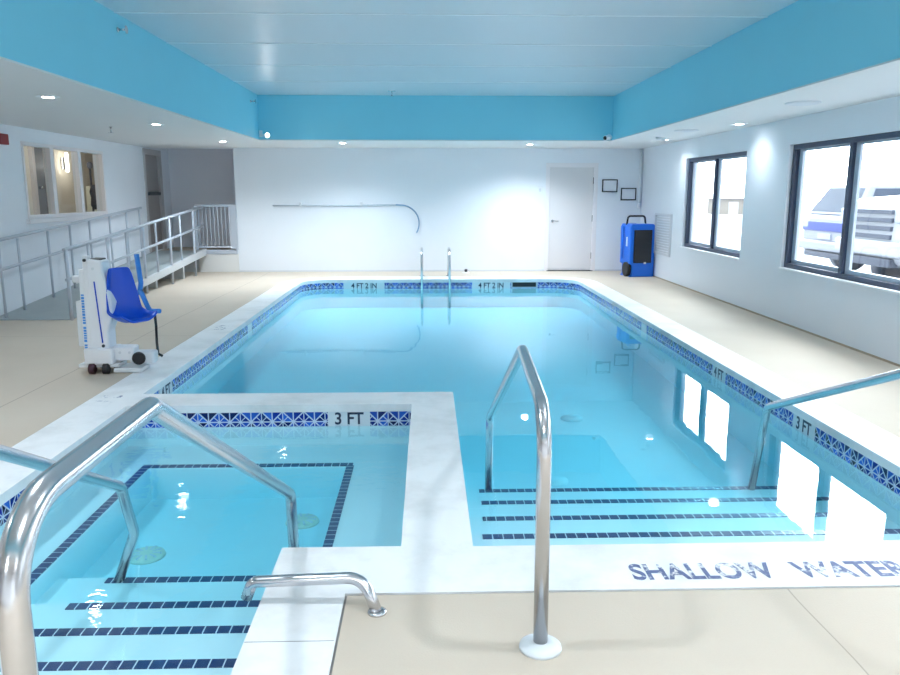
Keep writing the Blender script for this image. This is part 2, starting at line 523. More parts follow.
# ------------------------------------------------------------------ floor, coping, pool and spa
MB().slab([(XL - .2, YN - .2), (XR + .2, YN - .2), (XR + .2, YB + 1.3), (XL - .2, YB + 1.3)], [coping_outer(0.009)], -0.10, 0.0).build('floor', M['deck'], kind='structure')

cop = MB().slab(coping_outer(), [pool_outline(), spa_outline()], -0.052, 0.004)
bm = cop.bm
inner = []
for e in bm.edges:
    z = [v.co.z for v in e.verts]
    if min(z) > 0 and len(e.link_faces) == 2:
        if e.calc_face_angle(0) > 1.0: inner.append(e)
bmesh.ops.recalc_face_normals(bm, faces=bm.faces[:])
bmesh.ops.bevel(bm, geom=inner, offset=0.020, segments=4, affect='EDGES', profile=0.5)
cop_o = cop.build('coping', M['coping'], kind='structure')
tag(cop_o, 'white cast coping framing pool and spa')
MB().slab(coping_outer(0.012), [coping_outer(-0.01)], -0.045, -0.006).build('trim_1', M['caulk'], kind='structure')
# hairline joints across the coping
def joint(x0, x1, y0, y1):
    MB().box(x0, x1, y0, y1, 0.002, 0.0046).build('trim_2', M['caulk'], cop_o)
joint(-0.628, -0.325, 2.358, 2.361)

pool = empty('pool_shell', (0, 0, 0), kind='structure')
def wall_loop(outline, z0f, z1, name, parent, m=M['plaster'], close=True):
    mb = MB(); n = len(outline)
    for i in range(n if close else n - 1):
        a, b = outline[i], outline[(i + 1) % n]
        mb.quad([(*a, z0f(*a)), (*b, z0f(*b)), (*b, z1), (*a, z1)])
    return mb.build(name, m, parent, recalc=False)
def pool_floor_z(x, y):
    if y < 4.9: return -0.60
    t = min(1, (y - 4.9) / 4.0)
    return -0.60 + 0.10 * t
po = pool_outline(0.022)
wall_loop(po, lambda x, y: -1.3, -0.03, 'pool_wall', pool)
mb = MB()
ys = [2.9, 4.9, 5.9, 6.9, 7.9, 8.9, 13.6]
for a, b in zip(ys[:-1], ys[1:]):
    mb.quad([(-2.3, a, pool_floor_z(0, a)), (2.8, a, pool_floor_z(0, a)), (2.8, b, pool_floor_z(0, b)), (-2.3, b, pool_floor_z(0, b))])
mb.build('pool_floor', M['plaster'], pool)
spa = empty('spa_shell', (0, 0, 0), kind='structure')
so = spa_outline(0.022)
wall_loop(so, lambda x, y: -0.7, -0.03, 'spa_wall', spa)
MB().box(SX0 - .05, SX1 + .05, SY0 - .05, SY1 + .05, -0.70, -0.52).build('spa_floor', M['plaster'], spa)

# steps of the main pool
for k, (y, z, dx) in enumerate(((3.70, -0.25, .085), (4.11, -0.335, .12), (4.54, -0.42, .14), (4.93, -0.50, .155))):
    MB().box(SPX - .02, PX1 + .02, PY0 - .02, y, -0.9, z).build('step', M['plaster'], pool)
    MB().box(SPX + dx, PX1 + .01, y - .056, y - .006, z - .01, z + .004).build('nosing_tile', M['nosing_x'], pool)
# steps of the spa
for k, (y, z, x0) in enumerate(((2.60, -0.215, -1.76), (2.90, -0.262, -1.63), (3.20, -0.32, -1.62), (3.58, -0.40, -1.61))):
    MB().box(SX0 - .02, SXM + .02 if y < SYM else SX1 + .02, SY0 - .02, y, -0.6, z).build('step', M['plaster'], spa)
    MB().box(x0, SXM + .015 if y < SYM else -0.56, y - .056, y - .006, z - .01, z + .004).build('nosing_tile', M['nosing_x'], spa)
# bench round the spa
bz = -0.30
MB().slab([(SX0 - .02, SY1 + .02), (SX0 - .02, 2.6), (-1.86, 2.6), (-1.86, 4.87), (-0.555, 4.87), (-0.555, SYM - .02), (SX1 + .02, SYM - .02), (SX1 + .02, SY1 + .02)], [], -0.62, bz).build('bench', M['plaster'], spa, bevel=0.01)
MB().box(-1.91, -0.51, 4.875, 4.925, bz - .01, bz + .004).build('nosing_tile', M['nosing_x'], spa)
MB().box(-1.915, -1.865, 2.6, 4.925, bz - .01, bz + .0045).build('nosing_tile', M['nosing_y'], spa)
MB().box(-0.55, -0.50, SYM, 4.875, bz - .01, bz + .004).build('nosing_tile', M['nosing_y'], spa)

# waterline tile bands: runs along each wall, leaving gaps for the depth markers
T = 0.1524
def band(outline, name, parent, z1=-0.052, tiles=1.0, close=True):
    mb = MB(); u = 0.0; n = len(outline)
    for i in range(n):
        a, b = Vector(outline[i]), Vector(outline[(i + 1) % n])
        L = (b - a).length
        z0 = WZ - 0.012; tiles = (z1 - z0) / T
        mb.quad([(a.x, a.y, z0), (b.x, b.y, z0), (b.x, b.y, z1), (a.x, a.y, z1)], [(u, 1 - tiles), (u + L / T, 1 - tiles), (u + L / T, 1), (u, 1)])
        u += L / T
    return mb.build(name, M['tile'], parent, recalc=False)
band(pool_outline(0.018), 'waterline_tile', pool)
band(spa_outline(0.018), 'waterline_tile', spa)

# depth markers: white tile pair with lettering
mz = -0.052 - T / 2
def marker(center, ex, ez, text, label, width=2 * T, size=0.125, group=None):
    """center on the band, ex = reading direction, ez = outward normal"""
    o = empty('depth_marker', center, label, 'depth marker', group)
    B = basis((0, 0, 0), Vector(ex), Vector((0, 0, 1)), Vector(ez))
    mb = MB().box(-width / 2, width / 2, WZ - 0.012 - mz, T / 2, -0.002, 0.004, B)
    mb.build('tile_face', M['marker_tile'], o, bevel=0.001)
    if text:
        text_mesh('lettering', text, size, M['lettering'], B @ Matrix.Translation((0, 0.0185, 0.0045)), o, sx=0.92, bold=0.0025)
    return o
marker((-0.575, SY1 + .016, mz), (1, 0, 0), (0, -1, 0), '3 FT', 'white 3 FT depth tile facing the camera on the back wall of the spa')
marker((PX1 + .016, 5.05, mz), (0, -1, 0), (-1, 0, 0), '3 FT', 'white 3 FT depth tile on the right pool wall beside the right handrail')
marker((PX1 + .016, 6.63, mz), (0, -1, 0), (-1, 0, 0), '4 FT', 'white 4 FT depth tile on the right pool wall, next beyond the 3 FT tile')
marker((PX1 + .016, 9.05, mz), (0, -1, 0), (-1, 0, 0), '', 'blank white tile on the right pool wall, far beyond the 4 FT tile', width=0.2)
marker((PX0 - .016, 6.18, mz), (0, 1, 0), (1, 0, 0), '4 FT', 'white 4 FT depth tile on the left pool wall near the pool lift')
marker((PX0 - .016, 9.22, mz), (0, 1, 0), (1, 0, 0), '', 'blank white tile on the left pool wall, beyond the pool lift', width=0.2)
marker((-1.12, PY1 + .016, mz), (1, 0, 0), (0, -1, 0), '4 FT 2 IN', 'white 4 FT depth tile on the far pool wall, left of the ladder', width=0.72)
marker((1.13, PY1 + .016, mz), (1, 0, 0), (0, -1, 0), '4 FT 2 IN', 'white 4 FT depth tile on the far pool wall, between ladder and skimmer', width=0.68)

# water: closed volumes reaching just behind the walls
tag(MB().slab(pool_outline(0.03), [], -1.4, WZ).build('pool_water', M['pool_water']), 'clear turquoise water filling the main pool', 'water', kind='stuff')
tag(MB().slab(spa_outline(0.03), [], -0.8, WZ).build('spa_water', M['spa_water']), 'rippling turquoise water filling the spa in the foreground', 'water', kind='stuff')

# drains and fittings in the water
def drain(x, y, z, label):
    o = empty('drain_cover', (x, y, z), label, 'drain cover', 'round drain covers')
    MB().lathe((0, 0, 0), (0, 0, 1), [(0, .105), (.012, .10), (.02, .07), (.024, .0)]).build('cover', M['drain'], o)
    mb = MB()
    for i in range(10):
        a = 2 * PI * i / 10
        mb.box(.035, .085, -.006, .006, .013, .0235, Matrix.Rotation(a, 4, 'Z'))
    mb.build('slot', M['vent'], o)
drain(-1.60, 4.05, -0.52, 'ivory round drain cover on the spa floor in front of the left handrail foot')
drain(-0.79, 4.48, -0.52, 'ivory round drain cover on the spa floor right of the big handrail')
for x, y, l in ((0.93, 5.3, 'faint round drain in the main pool floor, beyond the middle handrail'), (1.33, 6.75, 'faint round drain in the main pool floor, further of the two')):
    o = tag(MB().lathe((x, y, pool_floor_z(x, y) + .0), (0, 0, 1), [(-.02, .11), (.012, .10), (.016, .0)]).build('drain_cover', M['plaster']), l, 'drain cover', 'round drain covers')

# skimmer mouth in the far wall
sk = empty('skimmer', (1.72, PY1 + .012, -0.09), 'dark slot of the skimmer in the far pool wall, right of the ladder', 'skimmer')
MB().box(-.21, .21, -.004, .006, -.045, .035).build('opening', M['black'], sk)
fr = MB().slab([(-.24, -.06), (.24, -.06), (.24, .05), (-.24, .05)], [[(-.21, -.045), (.21, -.045), (.21, .035), (-.21, .035)]], -.008, .004, front_map(0))
fr.build('frame', M['win_track'], sk)

# stencilled lettering on the coping
B = basis((0, 0, 0.0052), (1, 0, 0), (0, 1, 0), (0, 0, 1))
def flat_text(body, size, x, y, rz, m, label, sx=1.0, bold=0.004):
    o = text_mesh('painted_lettering', body, size, m, Matrix.Translation((0, 0, 0.0052)) @ Matrix.Rotation(rz, 4, 'Z'), None, extrude=0.0004, sx=sx, bold=bold)
    o.location = (x, y, 0)
    return tag(o, label, 'lettering')
flat_text('SHALLOW', 0.175, 1.096, 2.795, 0, M['stencil'], 'worn navy stencilled word SHALLOW on the white near coping', sx=0.70)
flat_text('WATER', 0.175, 1.708, 2.795, 0, M['stencil'], 'worn navy stencilled word WATER on the white near coping, by the right edge', sx=0.76)
flat_text('3 FT', 0.20, -2.37, 5.45, -PI / 2, M['stencil_faint'], 'faint stencilled 3 FT on the left coping, in front of the pool lift', sx=0.9)
flat_text('4 FT', 0.20, -2.36, 8.55, -PI / 2, M['stencil_faint'], 'faint stencilled depth mark on the left coping, beyond the pool lift', sx=0.9)

# ------------------------------------------------------------------ walls

WIN = [(12.35, 10.01), (8.82, 6.36), (5.30, 2.84), (1.80, -0.66)]  # last two windows are out of view, added to light the near deck
WZ0, WZ1 = 0.645, 2.045
holes = [[(b, WZ0), (a, WZ0), (a, WZ1), (b, WZ1)] for a, b in WIN]
MB().slab([(YN - .2, -.1), (YB + 1.3, -.1), (YB + 1.3, 3.3), (YN - .2, 3.3)], holes, 0, 0.20, side_map(XR)).build('wall_right', M['wall'], kind='structure')
IW = (10.26, 12.78, 1.165, 2.165)   # interior window in the left wall
DL = (14.62, 15.42)               # door in the left wall by the landing
MB().slab([(YN - .2, -.1), (DL[0], -.1), (DL[0], 2.26), (DL[1], 2.26), (DL[1], -.1), (YB + 1.3, -.1), (YB + 1.3, 3.3), (YN - .2, 3.3)],
          [[(IW[0], IW[2]), (IW[1], IW[2]), (IW[1], IW[3]), (IW[0], IW[3])]], -0.16, 0, side_map(XL)).build('wall_left', M['wall'], kind='structure')
RX = -3.655                       # recess runs from the left wall to here
DB = (2.335, 3.24, 2.02)          # door in the back wall
MB().slab([(RX, -.1), (DB[0], -.1), (DB[0], DB[2]), (DB[1], DB[2]), (DB[1], -.1), (XR + .2, -.1), (XR + .2, 3.3), (XL - .2, 3.3), (XL - .2, 2.335), (RX, 2.335)], [], 0, 0.20, front_map(YB)).build('wall_back', M['wall'], kind='structure')
MB().slab([(XL - .2, -.1), (RX + .25, -.1), (RX + .25, 2.6), (XL - .2, 2.6)], [], 0, 0.12, front_map(15.98)).build('wall_recess', M['recess'], kind='structure')
MB().box(RX, RX + .2, YB + .2, 16.1, -.1, 2.6).build('wall_recess_side', M['recess'], kind='structure')
MB().box(XL - .2, RX + .2, YB + .2, 16.1, 2.40, 2.6).build('ceiling_recess', M['recess'], kind='structure')
MB().slab([(XL - .2, -.1), (XR + .2, -.1), (XR + .2, 3.3), (XL - .2, 3.3)], [], -0.2, 0, front_map(YN)).build('wall_near', M['wall'], kind='structure')
# raised ceiling, fascias and the soffit ring
MB().box(FX0 - .3, FX1 + .3, FY0 - .3, FY1 + .3, ZC, ZC + .2).build('ceiling', M['ceiling'], kind='structure')
mb = MB()
for y in (1.5, 2.9, 4.3, 5.7, 7.07, 8.42, 9.80, 11.18):
    mb.box(FX0, FX1, y - .012, y + .012, ZC - .006, ZC + .01)
mb.build('trim_3', M['seam'], kind='structure')
MB().slab([(XL, YN), (XR, YN), (XR, YB), (XL, YB)], [[(FX0, FY0), (FX1, FY0), (FX1, FY1), (FX0, FY1)]], ZS, ZS + .10).build('soffit', M['soffit'], kind='structure')
e = 0.004
fz0 = ZS + 0.006
for nm, b_ in (('wall_fascia_left', (FX0 - .1, FX0 + e, FY0, FY1)), ('wall_fascia_right', (FX1 - e, FX1 + .1, FY0, FY1)),
               ('wall_fascia_back', (FX0, FX1, FY1 - e, FY1 + .1)), ('wall_fascia_near', (FX0, FX1, FY0 - .1, FY0 + e))):
    MB().box(*b_, fz0, ZC + .05).build(nm, M['fascia'], kind='structure')
# white edge bead under each fascia
e2 = 0.010
for b_ in ((FX0 - .05, FX0 + e2, FY0, FY1), (FX1 - e2, FX1 + .05, FY0, FY1), (FX0, FX1, FY1 - e2, FY1 + .05)):
    MB().box(*b_, ZS - .003, fz0 + .004).build('trim_4', M['soffit'], kind='structure')

# ------------------------------------------------------------------ windows on the right
def window(idx, a, b):
    w = empty('window_%d' % idx, (XR + .04, b, WZ0), kind='structure')
    L = a - b; H = WZ1 - WZ0
    fw, fd = 0.055, 0.085
    mid = L * 0.505
    mb = MB()
    hole = lambda a0, a1: [(a0, fw), (a1, fw), (a1, H - fw), (a0, H - fw)]
    mb.slab([(0, 0), (L, 0), (L, H), (0, H)], [hole(fw, mid - .032), hole(mid + .032, L - fw)], 0, fd, side_map(0))
    mb.build('window_frame', M['win_frame'], w, bevel=0.004)
    for y0, y1, off in ((fw, mid - .032, .035), (mid + .032, L - fw, .055)):
        s = 0.045
        mb = MB().slab([(y0, fw), (y1, fw), (y1, H - fw), (y0, H - fw)], [[(y0 + s * .7, fw + s), (y1 - s * 1.7, fw + s), (y1 - s * 1.7, H - fw - s * .5), (y0 + s * .7, H - fw - s * .5)]], off, off + .03, side_map(0))
        mb.build('sash', M['win_track'], w, bevel=0.003)
    for y0, y1, off in ((fw, mid, .048), (mid, L - fw, .068)):
        MB().box(off, off + .006, y0, y1, fw, H - fw).build('pane', M['glass'], w)
    MB().box(-.062, .0, -.01, L + .01, -.02, .004).build('window_sill', M['white_plastic'], w, bevel=0.004)
for i, (a, b) in enumerate(WIN): window(i + 1, a, b)

# interior window in the left wall, looking into a corridor
w5 = empty('window_5', (XL, IW[0], IW[2]), kind='structure')
L, H = IW[1] - IW[0], IW[3] - IW[2]
mb = MB()
fw = .05
cuts = [(fw, L * .315 - .05), (L * .315 + .05, L * .655 - .05), (L * .655 + .05, L - fw)]
mb.slab([(0, 0), (L, 0), (L, H), (0, H)], [[(a, fw), (b, fw), (b, H - fw), (a, H - fw)] for a, b in cuts], -.09, .012, side_map(0))
mb.build('window_frame', M['door_frame'], w5, bevel=0.006)
for y0, y1 in ((fw, L * .315 - .05), (L * .315 + .05, L * .655 - .05), (L * .655 + .05, L - fw)):
    MB().box(-.05, -.044, y0, y1, fw, H - fw).build('pane', M['glass'], w5)
MB().box(-.02, .05, -.05, L + .05, -.06, 0.0).build('window_sill', M['door_frame'], w5, bevel=0.006)

# the corridor beyond it
CX = -7.2
MB().box(CX - .12, CX, 8.0, 20.0, 0.0, 2.7).build('wall_corridor', M['corridor'], kind='structure')
MB().box(CX, XL - .16, 19.9, 20.0, 0.0, 2.7).build('wall_corridor_end', M['corridor'], kind='structure')
MB().box(CX, XL - .16, 8.0, 8.12, 0.0, 2.7).build('wall_corridor_near', M['corridor'], kind='structure')
MB().box(CX - .12, XL - .16, 8.0, 20.0, 2.6, 2.7).build('ceiling_corridor', M['soffit'], kind='structure')
MB().box(CX - .12, XL - .16, 8.0, 20.0, 0.30, 0.40).build('floor_corridor', M['corridor_floor'], kind='structure')
MB().box(XL - .17, XL - .15, 16.1, 20.0, 0.0, 2.7).build('wall_corridor_inner', M['corridor'], kind='structure')
d5 = empty('door_5', (CX, 14.42, 0.4), kind='structure')
MB().box(0, .05, 0, .62, 0, 2.05).build('door_panel', M['slate_door'], d5, bevel=.005)
mb = MB().slab([(-.10, 0), (0, 0), (0, 2.05), (.62, 2.05), (.62, 0), (.74, 0), (.74, 2.15), (-.10, 2.15)], [], 0, .07, side_map(0))
mb.build('door_frame', M['taupe'], d5, bevel=.005)
MB().lathe((.05, .1, 1.2), (1, 0, 0), [(0, .03), (.03, .02), (.05, .03), (.07, .02)]).build('door_knob', M['steel'], d5)
sc_ = empty('wall_sconce', (CX, 15.62, 2.08), 'lit tubular wall lamp seen through the middle pane of the interior window', 'wall lamp')
MB().box(0, .03, -.07, .07, -.12, .12).build('back_plate', M['steel'], sc_, bevel=.005)
MB().lathe((.09, 0, -.17), (0, 0, 1), [(0, .015), (.02, .034), (.36, .034), (.38, .015)]).build('lamp_shade', M['sconce_lens'], sc_)
# grey post and dark hanging item in the corridor
cr = empty('coat_stand', (-6.3, 14.75, 0.4), 'dark stand with black cloth, seen through right pane of the interior window', 'coat stand')
MB().cyl((0, 0, 0.02), (0, 0, 1.58), .018).build('pole', M['black'], cr)
MB().lathe((0, 0, 0), (0, 0, 1), [(0, .2), (.02, .2), (.035, .03)]).build('base', M['black'], cr)
mb = MB(); mb.lathe((.03, .02, .80), (0, 0, 1), [(0, .03), (.08, .075), (.22, .06), (.33, .08), (.42, .05), (.46, .03)], seg=14)
mb.build('hanging_cloth', M['black'], cr)
MB().lathe((0, 0, 1.55), (0, 0, 1), [(0, .02), (.03, .05), (.1, .05), (.13, .02)]).build('finial', M['slate_door'], cr)
cab = empty('storage_cabinet', (CX + .02, 16.5, 0.4), 'pale beige cabinet in the corridor, right of the lit wall lamp', 'cabinet')
MB().box(0, .45, 0, .9, 0, 1.25).build('body', M['drain'], cab, bevel=.01)
MB().box(.45, .47, .02, .44, .05, 1.2).build('door', M['taupe'], cab, bevel=.004)
MB().box(.45, .47, .46, .88, .05, 1.2).build('door', M['drain'], cab, bevel=.004)

# ------------------------------------------------------------------ doors in the pool room
d = empty('door_1', (DB[0], YB, 0), kind='structure')
W = DB[1] - DB[0]
MB().box(.03, W - .03, .02, .065, .015, DB[2] - .03).build('door_panel', M['door'], d, bevel=.002)
mb = MB().slab([(-.05, 0), (.03, 0), (.03, DB[2] - .03), (W - .03, DB[2] - .03), (W - .03, 0), (W + .05, 0), (W + .05, DB[2] + .05), (-.05, DB[2] + .05)], [], -.012, .10, front_map(0))
mb.build('door_frame', M['door_frame'], d, bevel=.004)
mb = MB(); mb.lathe((.10, .02, .97), (0, -1, 0), [(0, .03), (.008, .03), (.012, .012), (.05, .011)]); mb.box(.09, .21, -.035, -.022, .96, .98)
mb.build('door_handle', M['chrome'], d, bevel=.003)
for z in (.30, 1.02, 1.74):
    MB().cyl((W - .028, .012, z - .06), (W - .028, .012, z + .06), .011, seg=10).build('hinge', M['brass_dark'], d)
MB().box(.0, W, -.03, .1, 0, .012).build('threshold', M['brass_dark'], d)
MB().box(0, W, .19, .2, 0, DB[2]).build('trim_5', M['wall'], d)

d2 = empty('door_2', (XL, DL[0], 0.40), kind='structure')
W2 = DL[1] - DL[0]; H2 = 2.26 - .40
MB().box(-.08, -.03, .04, W2 - .04, .01, H2 - .04).build('door_panel', M['brown_door'], d2, bevel=.003)
mb = MB().slab([(-.06, 0), (.04, 0), (.04, H2 - .04), (W2 - .04, H2 - .04), (W2 - .04, 0), (W2 + .1, 0), (W2 + .1, H2 + .06), (-.06, H2 + .06)], [], -.155, .012, side_map(0))
mb.build('door_frame', M['taupe'], d2, bevel=.004)
mb = MB(); mb.box(-.03, .03, .10, W2 - .10, 1.06, 1.12)
mb.build('push_bar', M['dark_grey'], d2, bevel=.005)
MB().box(-.17, -.16, -.1, W2 + .1, 0, H2 + .1).build('trim_6', M['slate_door'], d2)

# thin stained base line of the right wall
MB().box(XR - .006, XR + .01, YN, YB, 0, .02).build('baseboard_right', M['landing_top'], kind='structure')
MB().box(RX, DB[0] - .05, YB - .006, YB + .01, 0, .03).build('baseboard_back', M['vent'], kind='structure')
MB().box(DB[1] + .05, XR, YB - .006, YB + .01, 0, .03).build('baseboard_back_right', M['vent'], kind='structure')

# ------------------------------------------------------------------ ramp, landing, rails
RY0, RY1 = 9.15, YB
def rz(y): return max(0.0, (y - RY0) / (RY1 - RY0) * 0.405)
ramp = empty('access_ramp', (-4.74, RY0, 0), 'long grey wheelchair ramp rising along the left wall to the landing', 'ramp')
def rampbox(x0, x1, dz0, dz1, y0=RY0, y1=RY1):
    mb = MB()
    vs = []
    for y in (y0, y1):
        for x in (x0, x1):
            for dz in (dz0, dz1):
                vs.append((x + 4.74, y - RY0, max(0.002, rz(y) + dz)))
    o = [mb.bm.verts.new(v) for v in vs]
    for f in ((0,2,3,1),(4,5,7,6),(0,1,5,4),(2,6,7,3),(1,3,7,5),(0,4,6,2)):
        mb.bm.faces.new([o[i] for i in f])
    return mb
rampbox(XL + .01, -4.28, -.045, .012).build('deck_surface', M['ramp'], ramp)
rampbox(-4.30, -4.25, -.07, .055, RY0 + .5).build('edge_curb', M['ramp_edge'], ramp)
for y in (10.9, 12.3, 13.7):
    MB().box(XL + .1 + 4.74, -4.35 + 4.74, y - .04 - RY0, y + .04 - RY0, 0, rz(y) - .045).build('support', M['ramp_edge'], ramp)

land = empty('landing_platform', (-4.04, YB, 0), 'white raised landing block at the top of the ramp, left of the back wall', 'platform')
MB().box(-.37, .395, -.012, 1.10, 0, .36).build('base', M['landing'], land, bevel=.008)
MB().box(-1.19, -.37, .01, 1.10, 0, .36).build('side_block', M['ramp_edge'], land)
MB().box(-1.19, .38, .0, 1.11, .36, .405).build('top_slab', M['landing_top'], land)
MB().box(-.40, .385, -.03, .06, .345, .43).build('curb', M['grey_paint'], land, bevel=.005)

def ramp_rail(x, y0, y1, top, mid, posts, label, foot_to_deck):
    o = empty('ramp_handrail', (x, y0, 0), label, 'handrail', 'ramp handrails')
    P = lambda y, dz: (0, y - y0, rz(y) + dz)
    MB().tube([P(y0, top), P(y1, top)], .021, seg=12).build('top_rail', M['grey_paint'], o)
    MB().tube([P(y0, mid), P(y1, mid)], .019, seg=12).build('mid_rail', M['grey_paint'], o)
    for y, deep in posts:
        MB().cyl((0, y - y0, 0.0 if deep else rz(y) + .0), (0, y - y0, rz(y) + top), .021 if deep else .016, seg=12).build('post', M['grey_paint'], o)
    return o
ramp_rail(-5.10, 8.6, 13.9, .91, .56, [(y, False) for y in (8.75, 9.24, 9.68, 10.45, 11.1, 11.75, 12.5, 13.2, 13.8)],
          'grey handrail of the ramp running along the left wall', False)
ramp_rail(-4.275, 9.1, 14.75, .845, .49, [(9.15, True), (9.75, False), (10.35, True), (11.0, False), (11.65, True), (12.2, False), (12.85, True), (13.4, False), (14.15, True)],
          'grey handrail on the pool side of the ramp, behind the pool lift', True)

gd = empty('landing_guard', (-4.435, YB - .04, .43), 'grey barred guard fence standing on the front edge of the landing', 'guard fence')
gw, gh = .795, .86
MB().box(0, gw, -.02, .02, gh - .045, gh).build('top_rail', M['grey_paint'], gd, bevel=.004)
MB().box(0, gw, -.015, .015, .04, .075).build('bottom_rail', M['grey_paint'], gd, bevel=.003)
for x in (.02, gw - .02):
    MB().box(x - .022, x + .022, -.022, .022, 0, gh).build('post', M['grey_paint'], gd, bevel=.003)
for i in range(9):
    x = .075 + i * .072
    MB().cyl((x, 0, .06), (x, 0, gh - .03), .010, seg=8).build('baluster', M['grey_paint'], gd)
MB().box(gw - .13, gw - .04, -.012, .012, 0.02, gh - .03).build('end_panel', M['grey_paint'], gd)

# ------------------------------------------------------------------ pool and spa handrails
R_T = 0.0243
def handrail(x, post_y, pts, rads, label, x_post=None, plate=True):
    xp = x if x_post is None else x_post
    o = empty('handrail', (xp, post_y, 0), label, 'handrail', 'steel handrails at the pool steps')
    P = [(0 if i < 2 else x - xp + (q[2] if len(q) > 2 else 0), q[0] - post_y, q[1]) for i, q in enumerate(pts)]
    MB().tube(fillet(P, rads, n=10), R_T, seg=24).build('rail_tube', M['steel'], o)
    if plate:
        MB().lathe((0, 0, 0), (0, 0, 1), [(0, .072), (.010, .070), (.020, .045), (.026, .0255)], seg=36).build('base_plate', M['offwhite'], o)
    return o
handrail(0.41, 2.305, [(2.305, 0.0), (2.325, .815), (3.22, .835), (4.88, .03), (4.93, -.52)], [.16, .16, .07],
         'tall steel handrail in the middle of the photo, from near deck into main pool', x_post=0.372)
handrail(2.22, 2.30, [(2.30, 0.0), (2.30, .80), (2.95, .855), (4.74, .125), (4.88, -.50)], [.16, .16, .09],
         'steel handrail entering the main pool beside the right wall, 3 FT tile behind it', plate=True)
handrail(-0.62, 1.055, [(1.055, 0.0), (1.055, 1.03), (1.66, 1.032), (3.24, .175), (3.30, -.42)], [.14, .08, .07],
         'large steel handrail in the left foreground, bent like a peak over the spa steps', plate=True)
handrail(-1.42, 1.055, [(1.055, 0.0), (1.055, 1.03), (1.75, 1.03), (3.36, .17), (3.47, -.11), (3.55, -.405, -.13)], [.14, .08, .07, .12],
         'smaller looking steel handrail at the left edge, ending on lowest spa step', plate=True)

gb = empty('grab_bar', (-0.19, 2.56, 0), 'low bent steel grab bar lying over the corner of the white spa coping', 'grab bar')
MB().tube(fillet([(0, -.02, 0.0), (-.055, .045, .105), (-.465, .06, .085), (-.490, .06, .02)], [.09, .035], n=9), .0215, seg=22).build('rail_tube', M['steel'], gb)
MB().lathe((0, -.02, 0), (0, 0, 1), [(0, .035), (.006, .034), (.010, .022)], seg=24).build('base_plate', M['steel'], gb)

# ladder at the far end
lad = empty('pool_ladder', (0.145, 13.95, 0), 'steel ladder with two upright rails at the far end of the pool', 'ladder')
for x in (-.245, .245):
    MB().tube(fillet([(x, .06, 0), (x, .04, .52), (x, -.60, .52), (x, -.60, -.50)], [.17, .19], n=9), .0215, seg=14).build('rail_tube', M['steel'], lad)
    MB().lathe((x, .06, 0), (0, 0, 1), [(0, .05), (.01, .048), (.018, .023)], seg=20).build('base_plate', M['steel'], lad)
ff = empty('deck_fitting', (0.74, 14.55, 0), 'small dark fitting on the far deck, right of the ladder', 'fitting')
MB().lathe((0, 0, 0), (0, 0, 1), [(0, .07), (.012, .068), (.016, .02)], seg=20).build('base', M['white_plastic'], ff)
MB().lathe((0, 0, .012), (0, 0, 1), [(0, .02), (.03, .03), (.055, .028), (.065, .0)], seg=14).build('cap', M['brass_dark'], ff)

# ------------------------------------------------------------------ pool lift
lift = empty('pool_lift', (-2.785, 6.46, 0), 'white pool lift with bright blue plastic seat standing on left deck by the coping', 'pool lift')
tilt = Matrix.Rotation(math.radians(0.8), 4, 'Y')
# mast cover
mb = MB()
mb.prism([(-.065, .10), (.090, .10), (.090, .36), (.130, .46), (.138, .60), (.105, .70), (.080, .86), (.075, .955), (-.05, .965), (-.055, .60)], -.085, .085, tilt)
mb.build('mast_cover', M['white_plastic'], lift, bevel=.018, seg=3)
MB().box(-.032, .060, -.06, .06, .95, .968, tilt).build('mast_cap', M['black'], lift, bevel=.01)
MB().box(-.085, -.04, -.08, -.02, .10, .99, tilt).build('rear_mast', M['white_plastic'], lift, bevel=.008)
MB().lathe(tilt @ Vector((-.063, -.08, .955)), (0, -1, 0), [(0, .013), (.012, .013), (.016, .009)], seg=14).build('bolt', M['dark_grey'], lift)
MB().box(-.125, -.082, -.075, .0, .18, .88, tilt).build('side_channel', M['white_plastic'], lift, bevel=.008)
# blue vertical lettering strips on the side channel
for z0, z1 in ((.42, .68), (.265, .40), (.21, .245)):
    mb = MB(); z = z0
    while z < z1 - .01:
        h = random.choice((.014, .018, .022))
        mb.box(-.115, -.092, -.0785, -.0755, z, min(z + h, z1), tilt)
        z += h + .006
    mb.build('printing', M['blue_print'], lift)
MB().box(-.175, -.125, -.06, .05, .22, .61, tilt).build('battery_box', M['offwhite'], lift, bevel=.012)
MB().box(-.20, -.08, -.04, .02, .76, .82, tilt).build('handle_stub', M['offwhite'], lift, bevel=.01)
slot = MB()
p0, p1 = tilt @ Vector((.005, -.086, .78)), tilt @ Vector((.040, -.086, .26))
slot.cyl(p0, p1, .006, seg=8)
slot.build('slot', M['blue_seat'], lift)
MB().lathe(tilt @ Vector((.045, -.083, .235)), (0, -1, 0), [(0, .013), (.008, .013), (.01, .006)], seg=14).build('bolt', M['dark_grey'], lift)
MB().lathe(tilt @ Vector((.0, -.083, .885)), (0, -1, 0), [(0, .012), (.005, .012)], seg=12).build('bolt', M['offwhite'], lift)
# base with casters
MB().box(-.11, .125, -.12, .12, .075, .215).build('base_cover', M['white_plastic'], lift, bevel=.015, seg=3)
for x in (-.05, .065):
    MB().lathe((x - .02, -.12, .045), (1, 0, 0), [(0, .03), (.005, .045), (.045, .045), (.05, .03)], seg=18).build('caster', M['maroon'] if x < 0 else M['black'], lift)
for x in (-.05, .065):
    MB().lathe((x - .02, .10, .045), (1, 0, 0), [(0, .03), (.005, .045), (.045, .045), (.05, .03)], seg=18).build('caster', M['black'], lift)
MB().box(-.17, .17, -.10, .08, .05, .08).build('base_plate', M['offwhite'], lift, bevel=.006)
